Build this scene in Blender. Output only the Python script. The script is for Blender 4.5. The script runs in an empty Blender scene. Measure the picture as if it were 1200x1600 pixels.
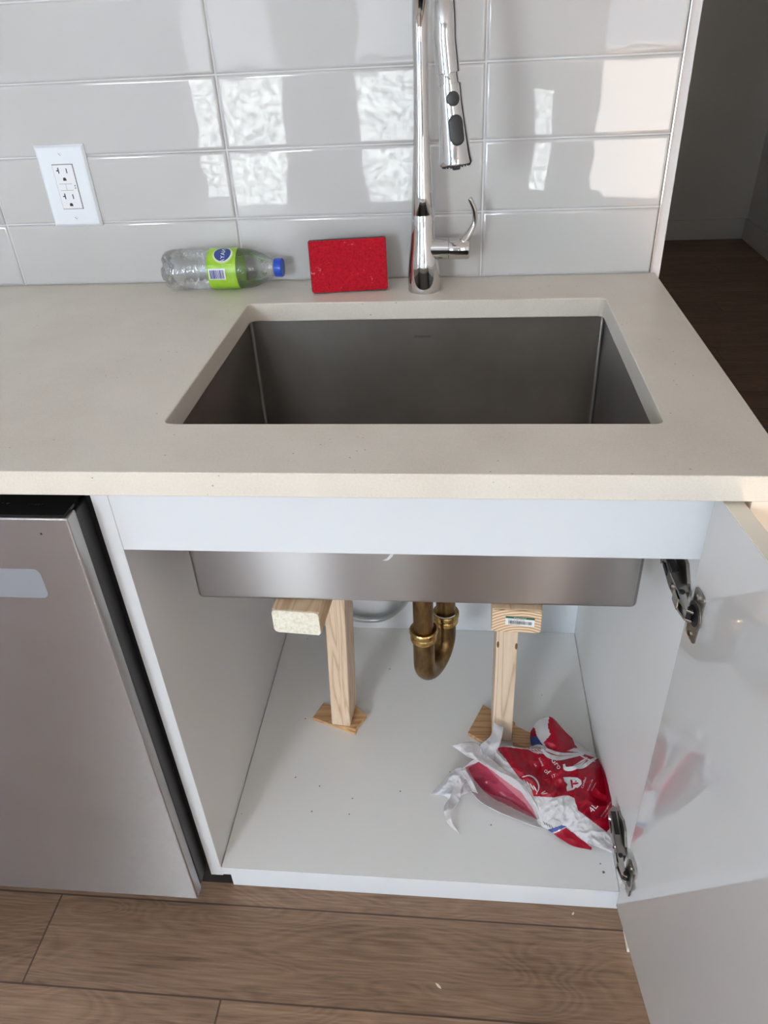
import bpy, bmesh, math, random
from mathutils import Vector, Matrix, noise
from mathutils.kdtree import KDTree
sc = bpy.context.scene
COL = sc.collection
random.seed(4)

# ------------------------------------------------------------------ camera
cp, sp = math.cos(-0.5968), math.sin(-0.5968)
cy_, sy_ = math.cos(-0.1206), math.sin(-0.1206)
FW = Vector((sy_*cp, cy_*cp, sp)); RT = Vector((cy_, -sy_, 0)); UP = RT.cross(FW)
cr, sr = math.cos(-0.0566), math.sin(-0.0566)
RT, UP = cr*RT + sr*UP, -sr*RT + cr*UP
CAM = Vector((0.067, -0.6244, 1.2958)); FPX = 1161.5
cd = bpy.data.cameras.new('camera'); cam = bpy.data.objects.new('camera', cd); COL.objects.link(cam)
cam.matrix_world = Matrix(((RT.x, UP.x, -FW.x, CAM.x), (RT.y, UP.y, -FW.y, CAM.y), (RT.z, UP.z, -FW.z, CAM.z), (0, 0, 0, 1)))
cd.sensor_fit = 'VERTICAL'; cd.sensor_height = 24; cd.lens = 24*FPX/1600; cd.clip_start = 0.01; cd.clip_end = 60
sc.camera = cam
sc.view_settings.view_transform = 'Standard'; sc.view_settings.look = 'None'; sc.view_settings.gamma = 1
sc.view_settings.use_curve_mapping = False
sc.view_settings.exposure = 0.27

# ------------------------------------------------------------------ world and sun
w = bpy.data.worlds.new('sky'); sc.world = w; w.use_nodes = True
bg = w.node_tree.nodes['Background']; bg.inputs[0].default_value = (0.75, 0.86, 1, 1); bg.inputs[1].default_value = 2.5
sl = bpy.data.lights.new('sun', 'SUN'); so = bpy.data.objects.new('sun', sl); COL.objects.link(so)
sl.energy = 90; sl.angle = 0.01; sl.color = (1, 0.86, 0.68); so.location = (2, -8, 5)
so.rotation_euler = Vector((-0.12, 1, -0.37)).to_track_quat('-Z', 'Y').to_euler()
WIN = dict(frost=7.5, mid=2.6, sky=44.0, soft=1.6, warm=6.0, side=8.0)       # brightness of the window panes; side is the added one

def at(q, h):                                            # a photograph point at height h
    d = FW + RT*((q[0]-600)/FPX) - UP*((q[1]-800)/FPX)
    return CAM + d*((h-CAM.z)/d.z)

# ------------------------------------------------------------------ materials
def mat(name, color=(.8, .8, .8), rough=.5, metal=0, spec=.5, coat=0, **kw):
    m = bpy.data.materials.new(name); m.use_nodes = True
    b = m.node_tree.nodes['Principled BSDF']
    b.inputs['Base Color'].default_value = (*color, 1); b.inputs['Roughness'].default_value = rough
    b.inputs['Metallic'].default_value = metal; b.inputs['Specular IOR Level'].default_value = spec
    b.inputs['Coat Weight'].default_value = coat; b.inputs['Coat Roughness'].default_value = kw.get('cr', .03)
    return m
class N:
    def __init__(s, m): s.t = m.node_tree; s.b = s.t.nodes['Principled BSDF'] if 'Principled BSDF' in s.t.nodes else None
    def n(s, ty, **k):
        x = s.t.nodes.new(ty)
        for a, v in k.items():
            if a[0] == '_': setattr(x, a[1:], v)
            else: x.inputs[a.replace('_', ' ')].default_value = v
        return x
    def l(s, a, b): s.t.links.new(a, b)
    def math(s, op, a, b=None):
        x = s.t.nodes.new('ShaderNodeMath'); x.operation = op
        for i, v in enumerate((a, b)):
            if v is None: continue
            if isinstance(v, (int, float)): x.inputs[i].default_value = v
            else: s.l(v, x.inputs[i])
        return x.outputs[0]
    def coords(s, scale=(1, 1, 1), kind='Object', rot=(0, 0, 0)):
        c = s.n('ShaderNodeTexCoord'); m = s.n('ShaderNodeMapping'); m.inputs['Scale'].default_value = scale
        m.inputs['Rotation'].default_value = rot
        s.l(c.outputs[kind], m.inputs['Vector']); return m.outputs[0]
    def noise(s, vec, scale, detail=3, rough=.5, dist=0):
        x = s.n('ShaderNodeTexNoise', Scale=scale, Detail=detail, Roughness=rough, Distortion=dist); s.l(vec, x.inputs['Vector']); return x.outputs['Fac']
    def ramp(s, fac, stops):
        x = s.n('ShaderNodeValToRGB'); e = x.color_ramp.elements
        while len(e) < len(stops): e.new(.5)
        for i, (p, c) in enumerate(stops): e[i].position = p; e[i].color = (*c, 1)
        s.l(fac, x.inputs['Fac']); return x.outputs['Color']
    def bump(s, h, strength, dist):
        x = s.n('ShaderNodeBump', Strength=strength, Distance=dist); s.l(h, x.inputs['Height']); s.l(x.outputs[0], s.b.inputs['Normal']); return x
    def col(s, c): s.l(c, s.b.inputs['Base Color'])

def paint(name, c, rough=.35, spec=.5, coat=0, wav=.02):
    m = mat(name, c, rough, 0, spec, coat); t = N(m); t.bump(t.noise(t.coords(), 60, 2), wav, .002); return m
M = {}
M['cabinet'] = paint('white_cabinet_paint', (.67, .69, .71), .42)
M['melamine'] = paint('white_melamine', (.91, .90, .87), .28, .6)
M['base_board'] = paint('white_base_board', (.91, .90, .87), .28, .6)
_t = N(M['base_board']); _v = _t.coords(); _vo = _t.n('ShaderNodeTexVoronoi', Scale=42); _t.l(_v, _vo.inputs['Vector'])
_k = _t.math('MULTIPLY', _t.math('LESS_THAN', _vo.outputs['Distance'], .055), _t.math('GREATER_THAN', _t.noise(_v, 17, 1), .60))
_m = _t.n('ShaderNodeMixRGB'); _t.l(_k, _m.inputs[0]); _m.inputs[1].default_value = (.91, .90, .87, 1); _m.inputs[2].default_value = (.2, .17, .14, 1); _t.col(_m.outputs[0])
M['melamine_shaded'] = paint('white_melamine_shaded', (.70, .69, .68), .34, .55)  # melamine darkened for the shade on the left panel
M['door'] = paint('gloss_white_door', (.62, .60, .575), .02, .5, coat=1, wav=0)
M['door'].node_tree.nodes['Principled BSDF'].inputs['Coat Roughness'].default_value = .004
M['door'].node_tree.nodes['Principled BSDF'].inputs['Coat IOR'].default_value = 1.85
M['door_edge'] = paint('warm_lit_edge_banding', (.82, .77, .66), .4)  # cream tint holds the warm light bounced onto the door edge
M['gable'] = paint('warm_lit_gable', (.82, .78, .68), .45)  # warm light off the floor put into the panel colour
M['wall'] = paint('white_wall_paint', (.80, .80, .80), .6, wav=.1)
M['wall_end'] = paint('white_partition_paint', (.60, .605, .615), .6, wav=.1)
M['greywall'] = paint('grey_wall_paint', (.74, .73, .70), .7, wav=.1)
M['white_trim'] = paint('white_trim_paint', (.72, .73, .75), .4)
M['ceiling'] = paint('ceiling_paint', (.85, .85, .84), .8)
M['black'] = mat('black_plastic', (.008, .008, .009), .3)
M['gloss_black'] = mat('gloss_black_panel', (.006, .006, .007), .08)
M['rubber'] = mat('dark_grey_rubber', (.03, .03, .032), .45)
M['chrome'] = mat('chrome', (.62, .615, .61), .05, 1)
M['brushed_nickel'] = mat('brushed_nickel', (.62, .60, .57), .2, 1)
M['plate'] = mat('white_outlet_plastic', (.72, .75, .78), .3)
M['receptacle'] = mat('receptacle_plastic', (.74, .74, .76), .3)
M['slot'] = mat('black_slot', (.01, .01, .01), .6)
M['screw'] = mat('screw_metal', (.75, .76, .78), .3, .6)
M['hinge'] = mat('nickel_hinge_steel', (.34, .32, .29), .28, 1)
M['hinge_dark'] = mat('dark_hinge_pivot', (.05, .05, .05), .35, .8)
M['blue'] = mat('blue_cap', (.01, .07, .50), .35)
M['white'] = mat('white_print', (.8, .8, .82), .5)
M['grout'] = mat('white_grout', (.62, .62, .61), .7)
M['badge'] = mat('grey_badge_plate', (.33, .35, .38), .4, .5)
M['smudge'] = mat('dried_white_smear', (.6, .6, .6), .6)
M['etch'] = mat('etched_dark_letters', (.06, .06, .06), .5)
M['green'] = mat('green_print', (.02, .12, .06), .5)
M['ink'] = mat('black_ink', (.02, .02, .02), .6)
M['knot'] = mat('knot_brown', (.16, .075, .03), .6)
M['navy'] = mat('navy_ink', (.03, .06, .25), .5)
M['hose'] = mat('grey_braided_hose', (.42, .43, .43), .35, .5)

def m_tile():
    m = mat('glossy_white_tile', (.51, .50, .485), .012, 0, .62); t = N(m)
    v = t.coords((1, 1, 1)); a = t.noise(v, 9, 2, .45); b = t.noise(v, 130, 3, .6); h = t.math('ADD', a, t.math('MULTIPLY', b, .025))
    t.bump(h, .11, .004); return m
M['tile'] = m_tile()
def m_quartz():
    m = mat('beige_quartz', (.6, .57, .51), .34, 0, .5); t = N(m); v = t.coords()
    base = t.noise(v, 7, 4, .6); fine = t.noise(v, 420, 2, .7)
    mixed = t.math('ADD', t.math('MULTIPLY', base, .55), t.math('MULTIPLY', fine, .45))
    c = t.ramp(mixed, [(.3, (.62, .56, .475)), (.5, (.70, .645, .56)), (.7, (.76, .71, .625))])
    vo = t.n('ShaderNodeTexVoronoi', Scale=95); t.l(v, vo.inputs['Vector'])
    dot = t.math('LESS_THAN', vo.outputs['Distance'], .10)
    sparse = t.math('GREATER_THAN', t.noise(v, 31, 1), .60)
    k = t.math('MULTIPLY', t.math('MULTIPLY', dot, sparse), .6)
    mx = t.n('ShaderNodeMixRGB'); t.l(k, mx.inputs[0]); t.l(c, mx.inputs[1]); mx.inputs[2].default_value = (.18, .14, .11, 1)
    t.col(mx.outputs[0]); t.bump(fine, .04, .001); return m
M['quartz'] = m_quartz()
def m_steel(name, c, rough, scale, stain=.0, rot=(0, 0, 0)):
    m = mat(name, c, rough, 1); t = N(m); v = t.coords(scale, rot=rot); n = t.noise(v, 1, 4, .6)
    mr = t.n('ShaderNodeMapRange'); mr.inputs['To Min'].default_value = rough-.003; mr.inputs['To Max'].default_value = rough+.003
    t.l(n, mr.inputs['Value']); t.l(mr.outputs[0], t.b.inputs['Roughness'])
    t.b.inputs['Anisotropic'].default_value = 1; t.b.inputs['Anisotropic Rotation'].default_value = .25
    tg = t.n('ShaderNodeTangent'); tg.direction_type = 'RADIAL'; tg.axis = 'Z'; t.l(tg.outputs[0], t.b.inputs['Tangent'])
    big = t.noise(t.coords((1, 1, 1)), 5, 4, .6)
    k = t.math('ADD', t.math('MULTIPLY', n, .05), t.math('MULTIPLY', big, .95))
    t.col(t.ramp(k, [(.3, tuple(x*(1-stain) for x in c)), (.7, c)])); return m
M['steel_out'] = m_steel('brushed_sink_steel', (.44, .43, .43), .30, (30, 30, 900))
M['steel_in'] = m_steel('shaded_sink_steel', (.36, .34, .315), .33, (60, 60, 600), .25)  # bowl inside: base darkened for its shade, plus random tone
M['dw_steel'] = m_steel('dishwasher_steel', (.50, .485, .48), .27, (12, 12, 500), .12)
def m_brass():
    m = mat('aged_brass', (.30, .18, .07), .33, 1); t = N(m)
    t.col(t.ramp(t.noise(t.coords((1, 1, .4)), 60, 4, .65), [(.3, (.13, .08, .04)), (.55, (.26, .165, .07)), (.8, (.40, .26, .11))])); return m
M['brass'] = m_brass()
M['brass_bright'] = mat('polished_brass_nut', (.50, .34, .13), .2, 1)
def m_floor():
    m = mat('oak_laminate_floor', (.3, .2, .15), .42, 0, .4); t = N(m)
    c = t.n('ShaderNodeTexCoord'); s = t.n('ShaderNodeSeparateXYZ'); t.l(c.outputs['Object'], s.inputs[0])
    x, y = s.outputs[0], s.outputs[1]
    yy = t.math('DIVIDE', t.math('SUBTRACT', y, .037), .149); row = t.math('FLOOR', yy); fy = t.math('FRACT', yy)
    xs = t.math('DIVIDE', t.math('ADD', t.math('ADD', x, .636), t.math('MULTIPLY', t.math('ADD', row, 1), .335)), 1.5)
    colx = t.math('FLOOR', xs); fx = t.math('FRACT', xs)
    rid = t.math('ADD', t.math('MULTIPLY', row, 7.31), t.math('MULTIPLY', colx, 3.77))
    wn = t.n('ShaderNodeTexWhiteNoise'); wn.noise_dimensions = '1D'; t.l(rid, wn.inputs['W'])
    cb = t.n('ShaderNodeCombineXYZ'); t.l(t.math('MULTIPLY', x, 1.0), cb.inputs[0]); t.l(t.math('MULTIPLY', y, 4.2), cb.inputs[1]); t.l(t.math('MULTIPLY', rid, 1.7), cb.inputs[2])
    n1 = t.noise(cb.outputs[0], 2.6, 2, .45, .6)
    rings = t.math('FRACT', t.math('MULTIPLY', n1, 22)); rings = t.math('ABSOLUTE', t.math('SUBTRACT', rings, .5))
    cb2 = t.n('ShaderNodeCombineXYZ'); t.l(t.math('MULTIPLY', x, 12), cb2.inputs[0]); t.l(t.math('MULTIPLY', y, 260), cb2.inputs[1]); t.l(rid, cb2.inputs[2])
    n2 = t.noise(cb2.outputs[0], 1.0, 4, .65)
    n3 = t.noise(cb.outputs[0], 4, 3)
    k = t.math('ADD', t.math('ADD', t.math('MULTIPLY', rings, .20), t.math('MULTIPLY', n2, .60)), t.math('MULTIPLY', n3, .36))
    col = t.ramp(k, [(.30, (.125, .075, .046)), (.50, (.245, .152, .096)), (.72, (.37, .24, .158))])
    hs = t.n('ShaderNodeHueSaturation'); t.l(col, hs.inputs['Color']); t.l(t.math('ADD', t.math('MULTIPLY', wn.outputs[0], .25), .87), hs.inputs['Value'])
    ey = t.math('LESS_THAN', t.math('MINIMUM', fy, t.math('SUBTRACT', 1, fy)), .010)
    ex = t.math('LESS_THAN', t.math('MINIMUM', fx, t.math('SUBTRACT', 1, fx)), .0010)
    e = t.math('MAXIMUM', ey, ex)
    mx = t.n('ShaderNodeMixRGB'); t.l(t.math('MULTIPLY', e, .75), mx.inputs[0]); t.l(hs.outputs[0], mx.inputs[1]); mx.inputs[2].default_value = (.03, .02, .015, 1)
    t.col(mx.outputs[0])
    t.bump(t.math('SUBTRACT', k, t.math('MULTIPLY', e, 1.5)), .25, .0012); return m
M['floor'] = m_floor()
def m_wood(name, axis, tones, sc_=1.0):
    m = mat(name, tones[1], .6); t = N(m)
    s = [9, 9, 9]; s[axis] = .7; v = t.coords(tuple(x*sc_ for x in s))
    n = t.noise(v, 3.2, 2, .4, .5); r = t.math('ABSOLUTE', t.math('SUBTRACT', t.math('FRACT', t.math('MULTIPLY', n, 9)), .5))
    f = t.noise(v, 40, 3, .6); k = t.math('ADD', t.math('MULTIPLY', r, 1.1), t.math('MULTIPLY', f, .4))
    t.col(t.ramp(k, [(.15, tones[0]), (.4, tones[1]), (.75, tones[2])])); t.bump(k, .1, .001); return m
M['pine_z'] = m_wood('pine_post', 2, [(.50, .34, .21), (.68, .51, .36), (.74, .59, .44)])
M['pine_y'] = m_wood('pine_bearer', 1, [(.50, .32, .17), (.62, .43, .26), (.70, .52, .34)])
M['shim'] = m_wood('cedar_shim', 0, [(.42, .22, .09), (.58, .34, .16), (.66, .43, .23)])
def m_endgrain():
    m = mat('pine_end_grain', (.6, .42, .25), .7); t = N(m)
    c = t.n('ShaderNodeTexCoord'); mp = t.n('ShaderNodeMapping'); mp.inputs['Location'].default_value = (-.15, 0, -.575); t.l(c.outputs['Object'], mp.inputs['Vector'])
    wv = t.n('ShaderNodeTexWave', Scale=70, Distortion=1.2, Detail=2); wv.wave_type = 'RINGS'; wv.rings_direction = 'Y'; t.l(mp.outputs[0], wv.inputs['Vector'])
    t.col(t.ramp(wv.outputs['Fac'], [(.1, (.40, .23, .11)), (.45, (.68, .50, .32)), (1, (.75, .58, .40))])); return m
M['endgrain'] = m_endgrain()
def m_paintend():
    m = mat('painted_end', (.80, .76, .62), .7); t = N(m); n = t.noise(t.coords(), 220, 4, .6)
    t.col(t.ramp(n, [(.3, (.66, .60, .44)), (.6, (.82, .79, .67))])); t.bump(n, .5, .002); return m
M['endpaint'] = m_paintend()
def m_felt():
    m = mat('red_flocked_pad', (.42, .003, .012), .85, 0, .2); t = N(m); v = t.coords()
    n = t.noise(v, 300, 3, .7); b = t.noise(v, 45, 4, .75)
    t.b.inputs['Sheen Weight'].default_value = .15
    c = t.ramp(n, [(.3, (.28, .002, .008)), (.6, (.50, .006, .018))])
    k = t.math('MULTIPLY', t.math('GREATER_THAN', b, .665), .55)
    mx = t.n('ShaderNodeMixRGB'); t.l(k, mx.inputs[0]); t.l(c, mx.inputs[1]); mx.inputs[2].default_value = (.6, .25, .25, 1); t.col(mx.outputs[0])
    t.bump(n, .5, .0015); return m
M['felt'] = m_felt()
def plastic_film(name, c, trans):
    m = mat(name, c, .28, 0, .6); t = N(m); nt = t.t
    out = nt.nodes['Material Output']; tl = t.n('ShaderNodeBsdfTranslucent'); tl.inputs[0].default_value = (*c, 1)
    mx = t.n('ShaderNodeMixShader'); mx.inputs[0].default_value = .3; t.l(t.b.outputs[0], mx.inputs[1]); t.l(tl.outputs[0], mx.inputs[2])
    last = mx.outputs[0]
    if trans:
        tr = t.n('ShaderNodeBsdfTransparent'); m2 = t.n('ShaderNodeMixShader'); m2.inputs[0].default_value = trans
        t.l(last, m2.inputs[1]); t.l(tr.outputs[0], m2.inputs[2]); last = m2.outputs[0]
    t.l(last, out.inputs['Surface']); t.bump(t.noise(t.coords(), 55, 1, .5), .08, .003); return m
M['film_white'] = plastic_film('white_bag_film', (.80, .77, .77), 0)
M['film_clear'] = plastic_film('thin_white_bag_film', (.86, .86, .88), .28)
M['film_red'] = plastic_film('red_printed_bag_film', (.52, .005, .03), 0)
M['film_pink'] = plastic_film('pink_inner_bag_film', (.68, .25, .30), 0)
M['film_deep'] = plastic_film('dark_pink_inner_bag_film', (.50, .06, .11), 0)
def m_pet():
    m = bpy.data.materials.new('clear_bottle_plastic'); m.use_nodes = True; nt = m.node_tree; nt.nodes.remove(nt.nodes['Principled BSDF'])
    t = N(m); out = nt.nodes['Material Output']
    tr = t.n('ShaderNodeBsdfTransparent'); tr.inputs[0].default_value = (.93, .95, .95, 1); g = t.n('ShaderNodeBsdfGlossy', Roughness=.05); g.inputs[0].default_value = (1, 1, 1, 1)
    f = t.n('ShaderNodeFresnel', IOR=1.6); n = t.noise(t.coords(), 120, 2); bp = t.n('ShaderNodeBump', Strength=.35, Distance=.003); t.l(n, bp.inputs['Height'])
    t.l(bp.outputs[0], g.inputs['Normal']); t.l(bp.outputs[0], f.inputs['Normal'])
    mx = t.n('ShaderNodeMixShader'); t.l(t.math('MINIMUM', t.math('ADD', f.outputs[0], .03), .8), mx.inputs[0]); t.l(tr.outputs[0], mx.inputs[1]); t.l(g.outputs[0], mx.inputs[2])
    t.l(mx.outputs[0], out.inputs['Surface']); return m
M['pet'] = m_pet()
def m_label():
    m = mat('green_bottle_label', (.30, .55, .02), .35); t = N(m); n = t.noise(t.coords(), 40, 3)
    t.col(t.ramp(n, [(.3, (.22, .46, .01)), (.7, (.38, .62, .05))])); return m
M['label'] = m_label()
def glow(name, c, s, tex=0):
    m = bpy.data.materials.new(name); m.use_nodes = True; nt = m.node_tree; nt.nodes.remove(nt.nodes['Principled BSDF'])
    t = N(m); e = t.n('ShaderNodeEmission', Strength=s); e.inputs[0].default_value = (*c, 1)
    if tex:
        n = t.noise(t.coords((1, 1, 1)), tex, 2, .5, 1.5)
        k = t.ramp(n, [(.44, tuple(x*.3 for x in c)), (.56, tuple(x*1.25 for x in c))]); t.l(k, e.inputs[0])
    t.l(e.outputs[0], nt.nodes['Material Output'].inputs['Surface']); return m
M['frost'] = glow('bright_frosted_glass', (.93, 1, 1), WIN['frost'], 34)
M['midpane'] = glow('hazy_daylight_pane', (.84, .9, 1), WIN['mid'])
M['sidepane'] = glow('blue_fill_pane', (.52, .72, 1), WIN['side'])  # glow of the added side window
M['skypane'] = glow('sky_bright_pane', (.84, .92, 1), WIN['sky'])
M['softpane'] = glow('soft_sky_pane', (.9, .95, 1), WIN['soft'])
M['warmpane'] = glow('sunlit_blind_pane', (1, .92, .86), WIN['warm'])

# ------------------------------------------------------------------ helpers
def link(name, bm, m, parent=None, smooth=False, bevel=0, seg=2):
    me = bpy.data.meshes.new(name); bmesh.ops.recalc_face_normals(bm, faces=bm.faces); bm.to_mesh(me); bm.free()
    o = bpy.data.objects.new(name, me); COL.objects.link(o)
    for x in (m if isinstance(m, (list, tuple)) else [m]): me.materials.append(x)
    if smooth:
        for p_ in me.polygons: p_.use_smooth = True
    if bevel:
        b = o.modifiers.new('bevel', 'BEVEL'); b.width = bevel; b.segments = seg; b.limit_method = 'ANGLE'
        for p_ in me.polygons: p_.use_smooth = True
        o.modifiers.new('wn', 'WEIGHTED_NORMAL').keep_sharp = False
    if parent:
        o.parent = parent; o.matrix_parent_inverse = Matrix.Translation(-parent.location) if parent.type == 'EMPTY' and parent.parent is None else Matrix()
        if parent.type != 'EMPTY': o.matrix_parent_inverse = Matrix()
    return o
def tag(o, label=None, cat=None, group=None, kind=None):
    if label: o['label'] = label
    if cat: o['category'] = cat
    if group: o['group'] = group
    if kind: o['kind'] = kind
    return o
def thing(name, label, cat, loc=(0, 0, 0), group=None):
    o = bpy.data.objects.new(name, None); COL.objects.link(o); o.location = loc; o.empty_display_size = .05
    return tag(o, label, cat, group)
def BM(): return bmesh.new()
def box(bm, a, b, mi=0, rot=None, piv=None):
    vs = [bm.verts.new((x, y, z)) for z in (a[2], b[2]) for y in (a[1], b[1]) for x in (a[0], b[0])]
    if rot:
        R = rot; pv = Vector(piv)
        for v in vs: v.co = pv + R @ (v.co-pv)
    for f in ((0, 2, 3, 1), (4, 5, 7, 6), (0, 1, 5, 4), (2, 6, 7, 3), (0, 4, 6, 2), (1, 3, 7, 5)):
        bm.faces.new([vs[i] for i in f]).material_index = mi
    return bm
def B(a, b, **k): return box(BM(), a, b, **k)
def prism(bm, pts, ext, mi=0):                     # polygon (3D points) extruded along ext
    ext = Vector(ext); a = [bm.verts.new(p) for p in pts]; b = [bm.verts.new(Vector(p)+ext) for p in pts]
    n = len(pts); bm.faces.new(a[::-1]).material_index = mi; bm.faces.new(b).material_index = mi
    for i in range(n): bm.faces.new((a[i], a[(i+1) % n], b[(i+1) % n], b[i])).material_index = mi
    return bm
def sweep(bm, pts, rads, n=20, caps=True, mi=0, squash=None):
    pts = [Vector(p) for p in pts]; rings = []; prev = None
    for i, p in enumerate(pts):
        t = (pts[min(i+1, len(pts)-1)]-pts[max(i-1, 0)])
        if t.length < 1e-9: t = prev_t
        t = t.normalized(); prev_t = t
        if prev is None:
            a = Vector((1, 0, 0)) if abs(t.x) < .9 else Vector((0, 1, 0)); u = (a-t*a.dot(t)).normalized()
        else: u = (prev-t*prev.dot(t)).normalized()
        prev = u; v = t.cross(u); r = rads[i] if isinstance(rads, (list, tuple)) else rads
        rings.append([bm.verts.new(p+u*math.cos(2*math.pi*k/n)*r+v*math.sin(2*math.pi*k/n)*r*(squash or 1)) for k in range(n)])
    for a, b in zip(rings, rings[1:]):
        for k in range(n): bm.faces.new((a[k], a[(k+1) % n], b[(k+1) % n], b[k])).material_index = mi
    if caps: bm.faces.new(rings[0][::-1]).material_index = mi; bm.faces.new(rings[-1]).material_index = mi
    return bm
def lathe(bm, prof, o, axis, n=40, mi=0):           # prof: (distance along axis, radius), repeated stations give sharp steps
    axis = Vector(axis).normalized(); a = Vector((1, 0, 0)) if abs(axis.x) < .9 else Vector((0, 0, 1)); u = (a-axis*a.dot(axis)).normalized(); v = axis.cross(u); o = Vector(o); rings = []
    for d, r in prof: rings.append([bm.verts.new(o+axis*d+(u*math.cos(2*math.pi*k/n)+v*math.sin(2*math.pi*k/n))*r) for k in range(n)])
    for a_, b_ in zip(rings, rings[1:]):
        for k in range(n): bm.faces.new((a_[k], a_[(k+1) % n], b_[(k+1) % n], b_[k])).material_index = mi
    bm.faces.new(rings[0][::-1]).material_index = mi; bm.faces.new(rings[-1]).material_index = mi
    return bm
def crspline(pts, n):
    P = [Vector(p) for p in pts]; P = [2*P[0]-P[1]]+P+[2*P[-1]-P[-2]]; out = []
    for i in range(1, len(P)-2):
        for k in range(n):
            t = k/n; a, b, c, d = P[i-1:i+3]
            out.append(.5*((2*b)+(c-a)*t+(2*a-5*b+4*c-d)*t*t+(3*b-a-3*c+d)*t**3))
    out.append(P[-2]); return out
def sharp(o, ang=35):
    me = o.data
    for p_ in me.polygons: p_.use_smooth = True
    try: me.set_sharp_from_angle(angle=math.radians(ang))
    except Exception: pass
    return o
def textmesh(s, size=1.0):                          # list of (verts2d, faces) of flat lettering, baseline at 0
    cu = bpy.data.curves.new('t', 'FONT'); cu.body = s; cu.size = size; cu.resolution_u = 2
    o = bpy.data.objects.new('t', cu); COL.objects.link(o); dg = bpy.context.evaluated_depsgraph_get(); dg.update()
    me = o.evaluated_get(dg).to_mesh(); vs = [v.co.copy() for v in me.vertices]; fs = [tuple(p_.vertices) for p_ in me.polygons]
    o.evaluated_get(dg).to_mesh_clear(); bpy.data.objects.remove(o); bpy.data.curves.remove(cu)
    return vs, fs
def put_text(bm, s, fn, size=1.0, mi=0):            # fn maps (x, y) of the lettering to a 3D point
    vs, fs = textmesh(s, size); b = [bm.verts.new(fn(v.x, v.y)) for v in vs]
    for f in fs:
        try: bm.faces.new([b[i] for i in f]).material_index = mi
        except ValueError: pass

H, D, T = .914, .6384, .0292
# ------------------------------------------------------------------ the setting
def struct(name, bm, m, **k): return tag(link(name, bm, m, **k), kind='structure')
struct('floor', B((-3.1, -4.12, -.05), (1.93, 4.45, 0)), M['floor'])
struct('ceiling', B((-3.1, -4.12, 2.45), (1.93, 4.45, 2.55)), M['ceiling'])
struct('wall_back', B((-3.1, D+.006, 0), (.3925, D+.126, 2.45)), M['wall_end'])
struct('wall_light_block', box(B((.3925, D+.006, 2.05), (1.25, D+.126, 2.45)), (1.25, D+.006, 0), (1.81, D+.126, 2.45)), M['wall'])  # unseen header and wall, added to keep the far room dim
struct('wall_left', B((-3.22, -4.12, 0), (-3.1, 4.45, 2.45)), M['wall'])
struct('wall_right', B((1.81, -4.12, 0), (1.93, 4.45, 2.45)), M['greywall'])
struct('wall_far', B((-3.1, 4.328, 0), (1.81, 4.45, 2.45)), M['greywall'])
struct('baseboard_far', B((-3.1, 4.314, 0), (1.796, 4.328, .119)), M['greywall'], bevel=.003)
struct('baseboard_right', B((1.796, .9, 0), (1.81, 4.328, .119)), M['greywall'], bevel=.003)
# rear wall with its window openings, behind the photographer
wins = [(-1.90, -1.22, .05, 2.25), (-.68, -.18, .05, 2.25), (.53, .70, .07, .80), (.97, 1.62, .0, 2.25)]
bm = BM(); xs = [-3.1]+[v for q in wins for v in q[:2]]+[1.81]
for i in range(0, len(xs), 2): box(bm, (xs[i], -4.12, 0), (xs[i+1], -4.0, 2.45))
for x0, x1, z0, z1 in wins:
    box(bm, (x0, -4.12, z1), (x1, -4.0, 2.45))
    if z0 > 0: box(bm, (x0, -4.12, 0), (x1, -4.0, z0))
struct('wall_rear', bm, M['wall'])
for i, (x0, x1, z0, z1) in enumerate(wins):
    fr = BM(); t_ = .025
    for a, b in (((x0, z0), (x0+t_, z1)), ((x1-t_, z0), (x1, z1)), ((x0, z0), (x1, z0+t_)), ((x0, z1-t_), (x1, z1)))+((((x0, .92), (x1, .95)),) if z1 > 1 else ()):
        box(fr, (a[0], -4.09, a[1]), (b[0], -4.05, b[1]))
    wf = struct('window_%d' % (i+1), fr, M['white_trim'])
    zs = [(z0+t_, .92, 'warmpane' if i == 3 else 'frost'), (.95, 1.45, 'midpane'), (1.45, z1-t_, ('skypane', 'softpane', 'softpane', 'warmpane')[i])]
    for a, b, mm in zs:
        if i == 3 and mm == 'midpane': continue
        if i == 2 and mm == 'frost': b = z1-t_
        if i == 2 and mm != 'frost': continue
        link('pane', B((x0+t_, -4.075, a), (x1-t_, -4.07, b)), M[mm], wf)

wf = struct('window_5', box(box(box(B((-3.1, -3.14, .05), (-3.07, -3.10, 2.25)), (-3.1, -2.55, .05), (-3.07, -2.51, 2.25)), (-3.1, -3.10, .05), (-3.07, -2.55, .09)), (-3.1, -3.10, 2.21), (-3.07, -2.55, 2.25)), M['white_trim'])  # unseen window added for bluish light on the dishwasher
link('pane', B((-3.095, -3.10, .09), (-3.09, -2.55, 2.21)), M['sidepane'], wf)

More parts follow.
